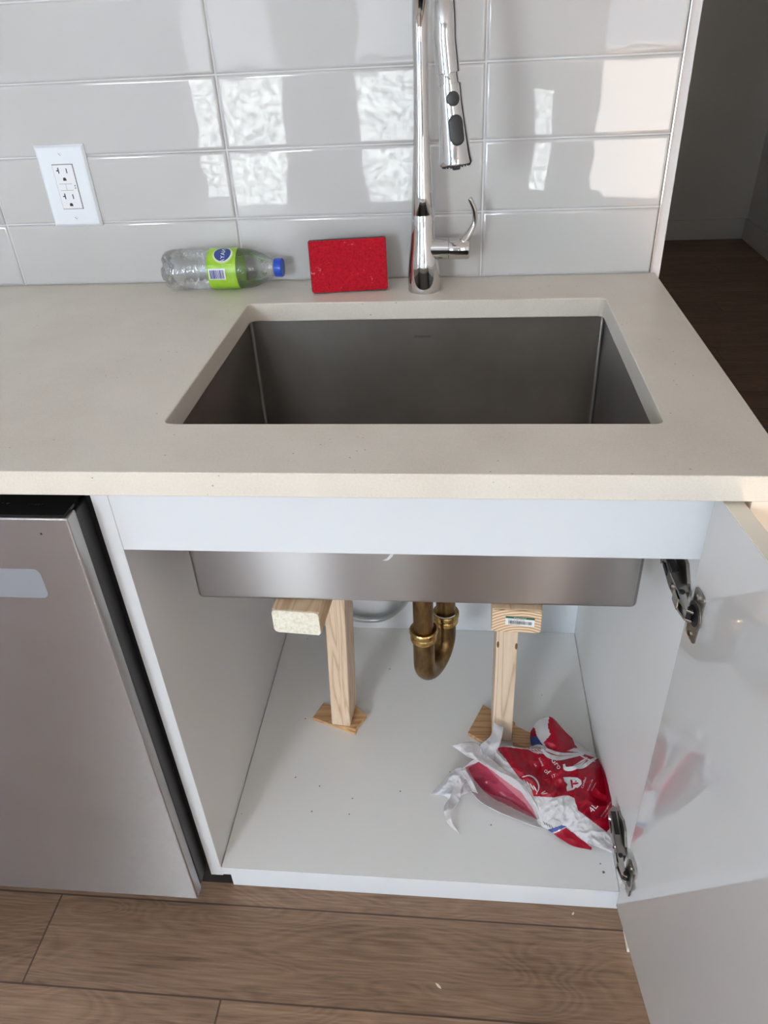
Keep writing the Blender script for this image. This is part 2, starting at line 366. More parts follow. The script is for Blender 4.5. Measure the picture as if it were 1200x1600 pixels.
# tiled backsplash: one surface of tiles and grout
TX = [-1.5108, -1.1084, -.7059, -.303, .0995, .3743]; TH = .1029
bm = BM(); box(bm, (-1.52, D, H), (.3743, D+.006, H+7*TH), mi=1); TY = D-.0035
for c_ in range(5):
    for r_ in range(7):
        x0, x1 = TX[c_]+.0014, TX[c_+1]-(.0014 if c_ < 4 else 0); z0, z1 = H+r_*TH+(.0012 if r_ else .0008), H+(r_+1)*TH-.0012
        tl = [random.uniform(-.0006, .0006) for _ in range(3)]
        def yy(x, z): return TY+tl[0]+tl[1]*(x-x0)/(x1-x0)+tl[2]*(z-z0)/(z1-z0)
        loops = []
        for k, (ins, dy) in enumerate([(0, .0035), (.0003, .0022), (.0012, .0011), (.0026, .0003), (.0045, 0)]):
            q = [(x0+ins, z0+ins), (x1-ins, z0+ins), (x1-ins, z1-ins), (x0+ins, z1-ins)]
            loops.append([bm.verts.new((a, yy(a, b)+dy, b)) for a, b in q])
        for a, b in zip(loops, loops[1:]):
            for k in range(4): bm.faces.new((a[k], a[(k+1) % 4], b[(k+1) % 4], b[k])).smooth = True
        bm.faces.new(loops[-1]).smooth = False
spl = link('tile_backsplash', bm, [M['tile'], M['grout']], bpy.data.objects['wall_back'])
tag(spl, 'glossy white long rectangular tiles in straight stacked rows')
tag(link('edge_trim', B((.3744, D-.0046, H), (.3760, D+.0058, H+7*TH)), M['chrome'], spl), 'thin bright metal edge strip')

# ------------------------------------------------------------------ worktop with cutout
CX0, CX1, CY0, CY1 = -.2692, .2852, .1069, .5169
def rrect(x0, x1, y0, y1, r, n=6):
    o = []
    for cx, cy, a0 in ((x1-r, y1-r, 0), (x0+r, y1-r, 90), (x0+r, y0+r, 180), (x1-r, y0+r, 270)):
        for k in range(n+1):
            a = math.radians(a0+90*k/n); o.append((cx+r*math.cos(a), cy+r*math.sin(a)))
    return o
bm = BM(); rr = rrect(CX0, CX1, CY0, CY1, .010); WX0, WX1 = -1.6, .3837
def ring_plate(bm, inner, x0, x1, y0, y1, z0, z1):
    n = len(inner)//4
    cor = [(x1, y1), (x0, y1), (x0, y0), (x1, y0)]
    def mk(z): return [bm.verts.new((*p, z)) for p in inner], [bm.verts.new((*p, z)) for p in cor]
    (it, ot), (ib, ob) = mk(z1), mk(z0)
    for I, O in ((it, ot), (ib, ob)):
        for q in range(4):
            for k in range(n-1): bm.faces.new((O[q], I[q*n+k], I[q*n+k+1]))
            bm.faces.new((O[q], I[q*n+n-1], I[(q*n+n) % len(I)], O[(q+1) % 4]))
    N_ = len(inner)
    for k in range(N_): bm.faces.new((it[k], it[(k+1) % N_], ib[(k+1) % N_], ib[k]))
    for q in range(4): bm.faces.new((ot[q], ot[(q+1) % 4], ob[(q+1) % 4], ob[q]))
ring_plate(bm, rr, WX0, WX1, 0, D-.0001, H-T, H)
wt = link('worktop', bm, M['quartz'], bevel=.0016)
tag(wt, 'pale beige speckled quartz worktop with a large rectangular sink cutout', 'worktop')

# ------------------------------------------------------------------ undermount sink
SX0, SX1, SY0, SY1, SZ = -.2755, .2905, .1000, .5225, .6585
sink = thing('kitchen_sink', 'large square-cornered stainless steel undermount sink below the worktop cutout', 'sink', (0, .31, SZ))
def tub(bm, x0, x1, y0, y1, z0, z1, r, rb, flip=False):
    loops = []
    for ins, z in [(0, z1)]+[(rb*(1-math.cos(a)), z0+rb*(1-math.sin(a))) for a in [math.pi/2*k/5 for k in range(6)]][0:]:
        loops.append([bm.verts.new((*p, z)) for p in rrect(x0+ins, x1-ins, y0+ins, y1-ins, max(r-ins*.3, .002), 5)])
    for a, b in zip(loops, loops[1:]):
        for k in range(len(a)): bm.faces.new((a[k], a[(k+1) % len(a)], b[(k+1) % len(a)], b[k]))
    bm.faces.new(loops[-1]); return loops[0]
bm = BM(); w_ = .0013
lo = tub(bm, SX0, SX1, SY0, SY1, SZ-w_, H-T-.0006, .007, .006)
li = tub(bm, SX0+w_, SX1-w_, SY0+w_, SY1-w_, SZ, H-T-.0006, .0057, .006)
for k in range(len(lo)): bm.faces.new((lo[k], lo[(k+1) % len(lo)], li[(k+1) % len(li)], li[k]))
for f in bm.faces:
    c_ = f.calc_center_median(); ins = (SX0+w_*.5 < c_.x < SX1-w_*.5 and SY0+w_*.5 < c_.y < SY1-w_*.5 and c_.z > SZ-w_*.5)
    f.material_index = 1 if ins else 0
bowl = sharp(link('bowl', bm, [M['steel_out'], M['steel_in']], sink), 50)
bm = BM(); ring_plate(bm, rrect(SX0+.0015, SX1-.0015, SY0+.0015, SY1-.0015, .011), SX0-.012, SX1+.012, SY0-.012, SY1+.012, H-T-.0014, H-T-.0002)
link('rim_flange', bm, M['steel_out'], sink)
dr = link('strainer_drain', lathe(BM(), [(0, .044), (.0015, .044), (.0025, .040), (.001, .034), (-.006, .030), (-.006, .004), (-.002, .004)], (.008, .345, SZ+.0004), (0, 0, 1)), M['brushed_nickel'], sink); sharp(dr)
bm = BM(); put_text(bm, 'miseno', lambda x, y: Vector((-.0065+x*1.05, SY1-w_-.0004, .8525+y)), .0085)
tag(link('etched_logo', bm, M['etch'], sink), 'tiny dark etched lettering')
bm = BM(); pts = [(-.0262, .7278), (-.0225, .7272), (-.0180, .7285), (-.0130, .7345), (-.0105, .741), (-.0135, .7412), (-.0165, .7365), (-.0205, .7308)]
prism(bm, [(x, SY0-.0006, z) for x, z in pts], (0, .0005, 0)); tag(link('paint_smear', bm, M['smudge'], sink), 'dried pale smear')

# ------------------------------------------------------------------ sink cabinet
cab = thing('sink_cabinet', 'white base cabinet standing open under the sink', 'cabinet', (0, .3, 0))
CY = .0317; LX0, LX1, RX0, RX1 = -.3384, -.3185, .3265, .3462; CB = .6146; ZF = .1288; ZT = H-T-.0002
link('left_side_panel', B((LX0, CY+.0006, .1065), (LX1, CB+.012, ZT-.0006)), M['melamine_shaded'], cab)
link('right_side_panel', B((RX0, CY+.0006, .1065), (RX1, CB+.012, ZT-.0006)), M['melamine'], cab)
link('left_front_edge', B((LX0, CY, .1060), (LX1, CY+.0006, ZT)), M['cabinet'], cab)
link('right_front_edge', B((RX0, CY, .1060), (RX1, CY+.0006, ZT)), M['cabinet'], cab)
link('top_rail', B((LX1+.0002, CY+.0002, .7895), (RX0-.0002, CY+.019, ZT)), M['cabinet'], cab, bevel=.0004)
link('cabinet_base', B((LX1+.0012, CY+.0006, ZF-.0195), (RX0-.0010, CB-.0008, ZF)), M['base_board'], cab)
link('base_front_edge', B((LX1+.0003, CY, ZF-.0200), (RX0-.0003, CY+.0006, ZF)), M['cabinet'], cab)
link('back_panel', B((LX1+.0003, CB, .1065), (RX0-.0003, CB+.012, ZT)), M['cabinet'], cab)
link('toe_kick', B((-.3280, .0734, .0006), (RX1, .0884, ZF-.021)), M['cabinet'], cab)
bm = BM(); sweep(bm, [(.306, .062, ZF-.0002), (.306, .062, ZF+.0006)], .0022, 12)
tag(link('screw_hole_cap', bm, M['hinge'], cab), 'small grey screw cap')
bm = BM(); sweep(bm, [(.303, .076, ZF-.0002), (.303, .076, ZF+.0006)], .0012, 12); link('screw_hole_cap', bm, M['hinge'], cab)
# door, opened about ninety-six degrees
dA = Vector((.3215, .0215, 0)); dd = Vector((.117, -.9931, 0)).normalized(); dn = Vector((-dd.y, dd.x, 0)); DW_, DT, DZ0, DZ1 = .655, .0195, .1075, .8815
def dpt(s, n_, z): v = dA+dd*s+dn*n_; return Vector((v.x, v.y, z))
bm = BM(); prism(bm, [dpt(.0006, 0, DZ0+.0006), dpt(DW_, 0, DZ0+.0006), dpt(DW_, DT, DZ0+.0006), dpt(.0006, DT, DZ0+.0006)], (0, 0, DZ1-DZ0-.0012))
door = tag(link('door', bm, M['door'], cab), 'glossy white door swung wide open')
bm = BM()
prism(bm, [dpt(0, .0004, DZ1-.0006), dpt(DW_, .0004, DZ1-.0006), dpt(DW_, DT, DZ1-.0006), dpt(0, DT, DZ1-.0006)], (0, 0, .0006))
prism(bm, [dpt(0, .0004, DZ0), dpt(.0006, .0004, DZ0), dpt(.0006, DT, DZ0), dpt(0, DT, DZ0)], (0, 0, DZ1-DZ0))
tag(link('edge_banding', bm, M['door_edge'], door), 'edge banding with warm bounced light in its cream colour')
def hinge(zc):
    hp = bpy.data.objects.new('hinge', None); COL.objects.link(hp); hp.parent = cab; hp.matrix_parent_inverse = Matrix.Translation(-cab.location)
    hp.location = (RX0, .06, zc); I = Matrix.Translation(-hp.location)
    def sub(name, bm, m, bevel=0):
        o = link(name, bm, m, None, bevel=bevel); o.parent = hp; o.matrix_parent_inverse = I; return o
    # flat cup flange screwed to the door
    bm = BM(); s0, s1 = .0085, .0325; pts = []
    for (a, b) in rrect(s0, s1, zc-.033, zc+.033, .005, 4): pts.append(dpt(a, -.0022, b))
    prism(bm, pts, dn*.0021); sub('cup_plate', bm, M['hinge'], .0005)
    bm = BM(); c_ = dpt(.0245, -.0050, zc); n = 28; pts = []
    for k in range(n):
        a = 2*math.pi*k/n; pts.append(dpt(.0215+.0155*math.cos(a), -.0032, zc+.0175*math.sin(a)))
    prism(bm, pts, dn*.001); sub('cup_rim', bm, M['hinge'])
    bm = BM(); pts = []
    for k in range(n):
        a = 2*math.pi*k/n; pts.append(dpt(.0205+.0120*math.cos(a), -.0035, zc+.0125*math.sin(a)))
    prism(bm, pts, dn*.0004); sub('cup_recess', bm, M['hinge_dark'])
    for dz in (-.0255, .0255): sub('flange_screw', sweep(BM(), [dpt(.0205, -.0020, zc+dz), dpt(.0205, -.0036, zc+dz)], .0034, 14), M['chrome'])
    # mounting plate on the side panel and arm over it
    bm = BM(); prism(bm, [(RX0, .043, zc-.010), (RX0, .060, zc-.025), (RX0, .078, zc-.025), (RX0, .096, zc-.011), (RX0, .106, zc-.009), (RX0, .106, zc+.009), (RX0, .096, zc+.011), (RX0, .078, zc+.025), (RX0, .060, zc+.025), (RX0, .043, zc+.010)], (-.004, 0, 0))
    sub('mounting_plate', bm, M['hinge'], .0006)
    bm = BM(); prism(bm, [(RX0-.004, .030, zc-.0085), (RX0-.004, .112, zc-.0085), (RX0-.010, .116, zc-.0085), (RX0-.016, .108, zc-.0085), (RX0-.018, .060, zc-.0085), (RX0-.0165, .030, zc-.0085)], (0, 0, .017))
    sub('hinge_arm', bm, M['hinge'], .0012)
    bm = BM(); box(bm, (RX0-.0150, .064, zc-.0094), (RX0-.0075, .104, zc+.0094)); box(bm, (RX0-.0186, .072, zc-.0035), (RX0-.0160, .090, zc+.0035))
    sub('spring_housing', bm, M['hinge_dark'], .001)
    for y_ in (.050, .097): sub('adjusting_screw', sweep(BM(), [(RX0-.014, y_, zc), (RX0-.0192, y_, zc)], .0040, 14), M['chrome'])
    bm = BM(); q = dpt(.020, -.006, zc)
    for dz in (-.0062, .0062):
        prism(bm, [(RX0-.0185, .036, zc+dz-.0014), (RX0-.0085, .032, zc+dz-.0014), (q.x-.0005, q.y+.008, zc+dz-.0014), (q.x+.001, q.y-.004, zc+dz-.0014), (q.x-.006, q.y, zc+dz-.0014), (RX0-.0195, .022, zc+dz-.0014)], (0, 0, .0028))
    box(bm, (RX0-.0195, .018, zc-.0076), (RX0-.0165, .037, zc+.0076))
    sub('link_arm', bm, M['brushed_nickel'], .0005)
    for a, b in ((RX0-.0120, .031), (q.x-.001, q.y+.002)): sub('pivot_pin', sweep(BM(), [(a, b, zc-.0088), (a, b, zc+.0088)], .0033, 14), M['hinge_dark'])
hinge(.737); hinge(.222)
# end gable beyond the door
tag(link('end_gable', B((.3492, .003, 0), (.3775, D-.001, ZT)), M['gable'], bevel=.0006), 'end panel with warm bounced light in its cream colour, closing the right end of the counter behind the open door', 'panel')

# ------------------------------------------------------------------ dishwasher
dw = thing('dishwasher', 'stainless steel dishwasher left of the open sink cabinet', 'dishwasher', (-.64, .3, 0))
DX0, DX1, DY = -.945, -.3455, -.0155
bm = BM(); prism(bm, [(DX0, DY, .1145), (DX1, DY, .1145), (DX1, DY+.004, .8625), (DX0, DY+.004, .8625)], (0, .020, 0))
dwd = link('door_panel', bm, M['dw_steel'], dw, bevel=.0022)
link('door_liner', B((DX0+.002, DY+.0225, .118), (DX1-.0010, .045, .858)), M['rubber'], dw, bevel=.002)
bm = BM(); prism(bm, [(DX0+.003, DY+.0065, .8630), (DX0+.003, .043, .8590), (DX0+.003, .043, .864), (DX0+.003, DY+.0065, .8655)], (DX1-DX0-.007, 0, 0))
cpn = link('control_panel', bm, M['gloss_black'], dw)
bm = BM()
put_text(bm, 'START', lambda x, y: Vector((-.3990+x, .0085+y, .8657)), .006); put_text(bm, 'normal   auto', lambda x, y: Vector((-.470+x, .003+y, .8660)), .007)
for x in (-.425, -.432, -.44): box(bm, (x, .012, .8655), (x+.003, .0135, .8657))
link('panel_lettering', bm, M['rubber'], cpn)['kind'] = 'stuff'
bm = BM(); pts = [(x, DY-.0002+.004*(z-.1145)/.748, z) for x, z in rrect(-.66, -.3995, .7515, .7935, .008, 5)]; prism(bm, pts, (0, .003, 0))
tag(link('grey_plate', bm, M['badge'], dw), 'light grey plate with rounded corners')
bm = BM(); pts = [(x, DY+.0002+.004*(z-.1145)/.748, z) for x, z in rrect(-.662, -.3983, .7503, .7947, .009, 5)]; prism(bm, pts, (0, .003, 0)); link('plate_groove', bm, M['rubber'], dw)
bm = BM(); sweep(bm, [(-.3808, DY+.0036, .8427), (-.3808, DY+.006, .8427)], .0013, 12); link('indicator_hole', bm, M['slot'], dw)
link('tub_body', B((DX0+.004, .047, .10), (-.3415, .60, .8705)), M['black'], dw)
link('kick_plate', B((DX0+.01, .075, .002), (-.3295, .088, .099)), M['black'], dw)
link('side_gap_shade', B((-.3450, .033, .10), (-.3395, .046, .8805)), M['black'], dw)  # black strip put in for the shade in the gap beside the cabinet

# ------------------------------------------------------------------ faucet
fx, fy = .0082, .573
fau = thing('kitchen_faucet', 'tall chrome pull-down faucet standing behind the sink', 'faucet', (fx, fy, H))
prof = [(0, .0255), (.0015, .0262), (.006, .0261), (.030, .0253), (.048, .0235), (.062, .0215), (.075, .0202), (.095, .0186), (.1155, .0178), (.1165, .0174), (.1175, .0178), (.15, .0160), (.19, .0140), (.23, .0120), (.27, .0110), (.31, .0107), (.34, .0110)]
sharp(link('column', lathe(BM(), prof, (fx, fy, H), (0, 0, 1), 48), M['chrome'], fau), 50)
hd = Vector((.0375, -.192, 0)); R_ = hd.length/2; u_ = hd.normalized(); zc = 1.262
arc = [Vector((fx, fy, 1.252))]+[Vector((fx, fy, zc))+u_*(R_-R_*math.cos(a))+Vector((0, 0, R_*math.sin(a))) for a in [math.pi*k/26 for k in range(27)]]
end = arc[-1]; tilt = (Vector((.105, -.07, -1))).normalized()
arc.append(end+tilt*.034)
rad = [.0108]+[.0110+.0028*k/26 for k in range(27)]+[.0142]
sharp(link('spout_neck', sweep(BM(), arc, rad, 32), M['chrome'], fau), 50)
h0 = end+tilt*.034
sh = sharp(link('spray_head', lathe(BM(), [(-.002, .0112), (0, .0118), (.0110, .0120), (.0112, .0146), (.014, .0148), (.03, .0150), (.06, .0172), (.09, .0200), (.0955, .0212), (.097, .0206)], h0, tilt, 48), M['chrome'], fau), 40)
sharp(link('spray_nozzle', lathe(BM(), [(.0965, .0190), (.0985, .0185), (.0985, .0150), (.0975, .0145), (.0995, .006), (.1035, .0045), (.104, .001)], h0, tilt, 36), M['rubber'], sh), 40)
bk = BM(); side = tilt.cross(Vector((0, 1, 0))).normalized()
for k in range(22):
    a = 2*math.pi*k/22; d1 = u_ - tilt*u_.dot(tilt); d1.normalize(); d2 = tilt.cross(d1)
    sweep(bk, [h0+tilt*.098+(d1*math.cos(a)+d2*math.sin(a))*.0165, h0+tilt*.1000+(d1*math.cos(a)+d2*math.sin(a))*.0165], .0011, 8)
link('nozzle_nubs', bk, M['black'], sh)
def on_head(s, phi, off):                            # point on the spray head, facing the viewer and right
    r = .0150+(.0212-.0150)*max(0, (s-.0300)/.0655)
    f0 = (CAM-h0); f0 = (f0-tilt*f0.dot(tilt)).normalized(); g = tilt.cross(f0)
    ph = math.radians(phi); return h0+tilt*s+(f0*math.cos(ph)+g*math.sin(ph))*(r+off)
def pill(bm, s0, s1, half, phic, off, m=20):
    def pt(o_, scale):
        out = []
        for k in range(m):
            a = 2*math.pi*k/m; L = max((s1-s0)/2-half, 0); cs, sn = math.cos(a)*half*scale, math.sin(a)*half*scale
            s = (s0+s1)/2+(L*scale if cs > 0 else -L*scale)+cs
            r = .0150+(.0212-.0150)*max(0, (s-.0300)/.0655); out.append(bm.verts.new(on_head(s, phic+math.degrees(sn/r), o_)))
        return out
    a, b, c_ = pt(-.001, 1), pt(off, 1), pt(off+.0006, .8)
    for p_, q_ in ((a, b), (b, c_)):
        for k in range(m): bm.faces.new((p_[k], p_[(k+1) % m], q_[(k+1) % m], q_[k]))
    bm.faces.new(c_)
bm = BM(); pill(bm, .019, .034, .0078, -12, .0010); tag(link('round_button', bm, M['rubber'], sh, smooth=True), 'round black button')
bm = BM(); pill(bm, .043, .076, .0086, -13, .0012); tag(link('oval_button', bm, M['rubber'], sh, smooth=True), 'oval black button')
hv = Vector((1, -.10, 0)).normalized(); hz_ = Vector((fx, fy, .979))
va = sharp(link('valve_body', lathe(BM(), [(.008, .0165), (.040, .0160), (.0405, .0150), (.0418, .0150), (.0422, .0164), (.070, .0158), (.0720, .0145)], hz_, hv, 36), M['chrome'], fau), 35)
e0 = hz_+hv*.062+Vector((0, 0, .010))
lev = crspline([e0, e0+Vector((.009, .001, .012)), e0+Vector((.0165, .002, .028)), e0+Vector((.0165, .001, .045)), e0+Vector((.0105, 0, .060)), e0+Vector((.0085, 0, .063))], 8)
nl = len(lev); link('lever_handle', sweep(BM(), lev, [.0085-.0048*min(1, k/(nl*.35)) for k in range(nl)], 16, squash=1.3), M['chrome'], fau, smooth=True)

# ------------------------------------------------------------------ wall outlet
ox0, ox1, oz0, oz1 = -.6165, -.5330, 1.0135, 1.1378; ocx, ocz = (ox0+ox1)/2, (oz0+oz1)/2
out = thing('wall_outlet', 'white duplex safety outlet on the tiled wall at the left', 'outlet', (ocx, D-.005, ocz))
py = D-.0040
bm = BM(); loops = []
for ins, dy in ((0, .0), (.0, -.0015), (.0035, -.0052), (.006, -.0058)):
    loops.append([bm.verts.new((x, py+dy, z)) for x, z in ((ox0+ins, oz0+ins), (ox1-ins, oz0+ins), (ox1-ins, oz1-ins), (ox0+ins, oz1-ins))])
for a, b in zip(loops, loops[1:]):
    for k in range(4): bm.faces.new((a[k], a[(k+1) % 4], b[(k+1) % 4], b[k]))
bm.faces.new(loops[-1]); bm.faces.new(loops[0][::-1]); link('cover_plate', bm, M['plate'], out)
ff = py-.0058; rx0, rx1, rz0, rz1 = ocx-.0168, ocx+.0168, ocz-.0335, ocz+.0335
link('opening_shadow_gap', B((rx0-.0008, ff-.0001, rz0-.0008), (rx1+.0008, ff+.001, rz1+.0008)), M['rubber'], out)
rc = link('receptacle', B((rx0, ff-.0018, rz0), (rx1, ff+.0005, rz1)), M['receptacle'], out, bevel=.0008)
bm = BM(); f2 = ff-.0019
for zc_ in (ocz+.0195, ocz-.0195):
    box(bm, (ocx-.0088, f2, zc_+.0012), (ocx-.0070, f2+.0004, zc_+.0100)); box(bm, (ocx-.0115, f2, zc_+.0046), (ocx-.0072, f2+.0004, zc_+.0064))
    box(bm, (ocx+.0048, f2, zc_+.0012), (ocx+.0064, f2+.0004, zc_+.0085))
    prism(bm, [(ocx-.001+.0028*math.cos(a), f2, zc_-.0080+.0032*math.sin(a)) for a in [math.pi*k/8 for k in range(9)]]+[(ocx-.0038, f2, zc_-.0098), (ocx+.0018, f2, zc_-.0098)], (0, .0004, 0))
for dz in (-.0018, .0018): box(bm, (ocx+.0125, f2, ocz+dz-.0008), (ocx+.0143, f2+.0004, ocz+dz+.0008))
link('slots', bm, M['slot'], rc)
bm = BM()
for a, b in (((-.0125, -.0052), (.0095, -.0046)), ((-.0125, .0046), (.0095, .0052)), ((-.0020, -.0050), (-.0014, .0050))): box(bm, (ocx+a[0], f2, ocz+a[1]), (ocx+b[0], f2+.0003, ocz+b[1]))
link('test_reset_buttons', bm, M['hinge'], rc)
for dz in (-.0485, .0485):
    s_ = link('screw', sweep(BM(), [(ocx, ff+.001, ocz+dz), (ocx, ff-.0006, ocz+dz)], .0028, 20), M['screw'], out)
    link('screw_slot', B((ocx-.0024, ff-.0009, ocz+dz-.0004), (ocx+.0024, ff-.0005, ocz+dz+.0004), rot=Matrix.Rotation(.8, 3, 'Y'), piv=(ocx, ff, ocz+dz)), M['hinge'], s_)

# ------------------------------------------------------------------ bottle lying on its side
by, bz, bR = .5985, H+.0328, .0325; bx = -.4265
bot = thing('water_bottle', 'crumpled clear plastic bottle with a green label lying on the worktop', 'bottle', (-.33, by, H))
def wobble(bm, amp, f, seed):
    for v in bm.verts:
        n_ = noise.noise(Vector((v.co.x*f+seed, v.co.y*f, v.co.z*f))); r = Vector((0, v.co.y-by, v.co.z-bz)); k = 1+amp*n_/max(r.length, .004)*.5
        v.co.y = by+r.y*k; v.co.z = bz+r.z*k
pr = [(.002, .012), (0, .020), (.001, .026), (.006, .0300), (.012, .0315)]
x = .014
while x < .074: pr += [(x, .0318), (x+.004, .0326), (x+.0075, .0326), (x+.010, .0314)]; x += .0115
pr += [(.0815, .0318), (.1225, .0318), (.125, .0312), (.128, .0322), (.134, .0322), (.145, .0312), (.156, .0285), (.166, .0240), (.175, .0185), (.179, .0150), (.182, .0138), (.183, .0160), (.185, .0160), (.186, .0130), (.190, .0125)]
bm = lathe(BM(), pr, (bx, by, bz), (1, 0, 0), 56); wobble(bm, .0022, 60, 2)
for v in bm.verts:
    if v.co.x-bx < .02:                               # moulded petal foot
        a = math.atan2(v.co.z-bz, v.co.y-by); v.co.x += .004*max(0, math.cos(5*a))*(1-(v.co.x-bx)/.02)
link('bottle_body', bm, M['pet'], bot, smooth=True)
bm = BM(); n = 64; LX = (bx+.0805, bx+.1290); rl = .03275; rows = []
for i in range(9):
    x = LX[0]+(LX[1]-LX[0])*i/8; rows.append([bm.verts.new((x, by+rl*math.cos(2*math.pi*k/n), bz+rl*math.sin(2*math.pi*k/n))) for k in range(n)])
for a, b in zip(rows, rows[1:]):
    for k in range(n): bm.faces.new((a[k], a[(k+1) % n], b[(k+1) % n], b[k]))
wobble(bm, .0008, 60, 2)
lab = tag(link('label_band', bm, M['label'], bot, smooth=True), 'bright green label')
def on_lab(x, s, off=.0007):                          # s: arc length up from the viewer-facing line
    a = math.pi - s/rl; return Vector((bx+.0805+x, by+(rl+off)*math.cos(a), bz+(rl+off)*math.sin(a)))
def lab_poly(bm, pts, mi=0, off=.0007):
    c_ = (sum(p[0] for p in pts)/len(pts), sum(p[1] for p in pts)/len(pts)); cv = bm.verts.new(on_lab(*c_, off)); vs = [bm.verts.new(on_lab(*p, off)) for p in pts]
    for k in range(len(vs)): bm.faces.new((cv, vs[k], vs[(k+1) % len(vs)])).material_index = mi
def ell(cx, cy, a, b, n=28): return [(cx+a*math.cos(2*math.pi*k/n), cy+b*math.sin(2*math.pi*k/n)) for k in range(n)]
def lab_rect(bm, x0, x1, s0, s1, mi, off):
    m_ = 5; L = [(bm.verts.new(on_lab(x0, s0+(s1-s0)*k/m_, off)), bm.verts.new(on_lab(x1, s0+(s1-s0)*k/m_, off))) for k in range(m_+1)]
    for a, b in zip(L, L[1:]): bm.faces.new((a[0], a[1], b[1], b[0])).material_index = mi
M['lime'] = mat('lime_print', (.55, .75, .2), .4)
bm = BM()
lab_poly(bm, ell(.0270, .0330, .0170, .0165), 2, .0007); lab_poly(bm, ell(.0270, .0335, .0155, .0150), 0, .0010); lab_poly(bm, ell(.0265, .0340, .0140, .0135), 1, .0013)
put_text(bm, 'NAYA', lambda x, y: on_lab(.0310-y, .0445-x, .0017), .0100)
lab_rect(bm, .0030, .0310, -.0085, .0090, 0, .0008)
x = .0050; random.seed(7)
while x < .0290:
    w2 = random.choice([.0006, .0011, .0017]); lab_rect(bm, x, x+w2, -.0065, .0070, 1, .0012); x += w2+random.choice([.0006, .0010])
for s, a, b in ((.0135, .003, .013), (.0150, .030, .043), (.0140, .026, .029)): lab_rect(bm, a, b, s, s+.0006, 2, .0009)
for k in range(6): lab_rect(bm, .034+k*.0018, .0344+k*.0018, -.014, .006, 2, .0009)
link('label_print', bm, [M['white'], M['navy'], M['lime']], lab)
capm = BM(); lathe(capm, [(0, .0145), (.0012, .0150), (.0115, .0150), (.0130, .0140)], (bx+.1875, by, bz), (1, 0, 0), 60)
tag(sharp(link('bottle_cap', capm, M['blue'], bot), 30), 'blue screw cap')

# ------------------------------------------------------------------ red flocked block leaning on the tiles
blk = thing('scrub_pad', 'red flocked rectangular pad with black backing leaning on the tiles', 'pad', (-.115, .59, H))
pw, ph, pt_ = .1240, .0800, .013
lean = math.radians(9); upv = Vector((0, math.sin(lean), math.cos(lean))); nv = Vector((0, -math.cos(lean), math.sin(lean))); xv = Vector((1, .10, .006)).normalized(); upv.x -= .06; upv = (upv-xv*upv.dot(xv)).normalized(); nv = upv.cross(xv)*-1 if upv.cross(xv).y > 0 else upv.cross(xv)
o0 = Vector((-.1735, .5560, H+.0008))
def bp(x, z, d): return o0+xv*x+upv*z-nv*d
def slab(bm, x0, x1, z0, z1, d0, d1, r):
    prism(bm, [bp(a, b, d0) for a, b in rrect(x0, x1, z0, z1, r, 5)], -nv*(d1-d0))
back_off = pt_*math.sin(lean)
o0.z += pt_*math.sin(lean)
bm = BM(); slab(bm, 0, pw, 0, ph, .004, pt_, .004); link('black_backing', bm, M['black'], blk, bevel=.0008)
bm = BM(); slab(bm, .0012, pw, -.0006, ph-.0012, 0, .0045, .0035); link('red_face', bm, M['felt'], blk, bevel=.0012)

# ------------------------------------------------------------------ trap pipe
tp = thing('drain_trap', 'aged brass trap hanging from the sink', 'drain pipe', (.02, .345, .5))
p1, p2 = Vector((.008, .345, 0)), Vector((.0455, .425, 0)); rP = .0190
sharp(link('tail_pipe', sweep(BM(), [(p1.x, p1.y, SZ-.0016), (p1.x, p1.y, .365)], rP*.94, 32), M['brass'], tp), 40)
du = (p2-p1); Rb = du.length/2; du.normalize(); zb = .300; pts = [Vector((p1.x, p1.y, .385))]
pts += [p1+du*(Rb-Rb*math.cos(a))+Vector((0, 0, zb-Rb*math.sin(a))) for a in [math.pi*k/24 for k in range(25)]]+[Vector((p2.x, p2.y, .352))]
sharp(link('trap_bend', sweep(BM(), pts, rP*1.02, 32), M['brass'], tp), 40)
p3 = Vector((p2.x, p2.y, 0))
pts = [Vector((p2.x, p2.y, .330)), Vector((p2.x, p2.y, .45)), Vector((p2.x, p2.y, .515))]+[Vector((p2.x, p2.y+.04-.04*math.cos(a), .515+.04*math.sin(a))) for a in [math.pi/2*k/8 for k in range(1, 9)]]+[Vector((p2.x, CB-.001, .555))]
sharp(link('outlet_pipe', sweep(BM(), pts, rP*.94, 32), M['brass'], tp), 40)
def nut(c_, z): return sharp(link('slip_nut', lathe(BM(), [(-.013, .0205), (-.012, .0235), (-.006, .0238), (-.002, .0222), (.002, .0232), (.004, .0252), (.010, .0252), (.0125, .0235), (.013, .0195)], (c_.x, c_.y, z), (0, 0, 1), 40), M['brass_bright'], tp), 30)
nut(p1, .372); nut(p2, .342)
bm = BM(); q = [(p2.x-.001+.0225*math.cos(a), p2.y+.0225*math.sin(a), .3565) for a in [math.radians(200+14*k) for k in range(10)]]
sweep(bm, q, .0012, 6); tag(link('sealant_bead', bm, M['smudge'], tp), 'pale bead of sealant')

# supply hose looping at the cabinet back
hp_ = [(-.23, .594, .30), (-.21, .596, .21), (-.165, .600, .170), (-.11, .600, .166), (-.07, .598, .190), (-.045, .596, .228), (-.025, .594, .30), (-.01, .592, .42), (-.005, .59, .56), (-.005, .58, .70)]
hs_ = thing('supply_hose', 'grey water supply hose looping behind the left post', 'hose', (-.1, .59, .17))
link('hose_tube', sweep(BM(), crspline(hp_, 10), .0058, 14), M['hose'], hs_, smooth=True)
link('hose_tube', sweep(BM(), crspline([(a+.004, b-.014, c_+.014) for a, b, c_ in hp_], 10), .0050, 14), M['hose'], hs_, smooth=True)

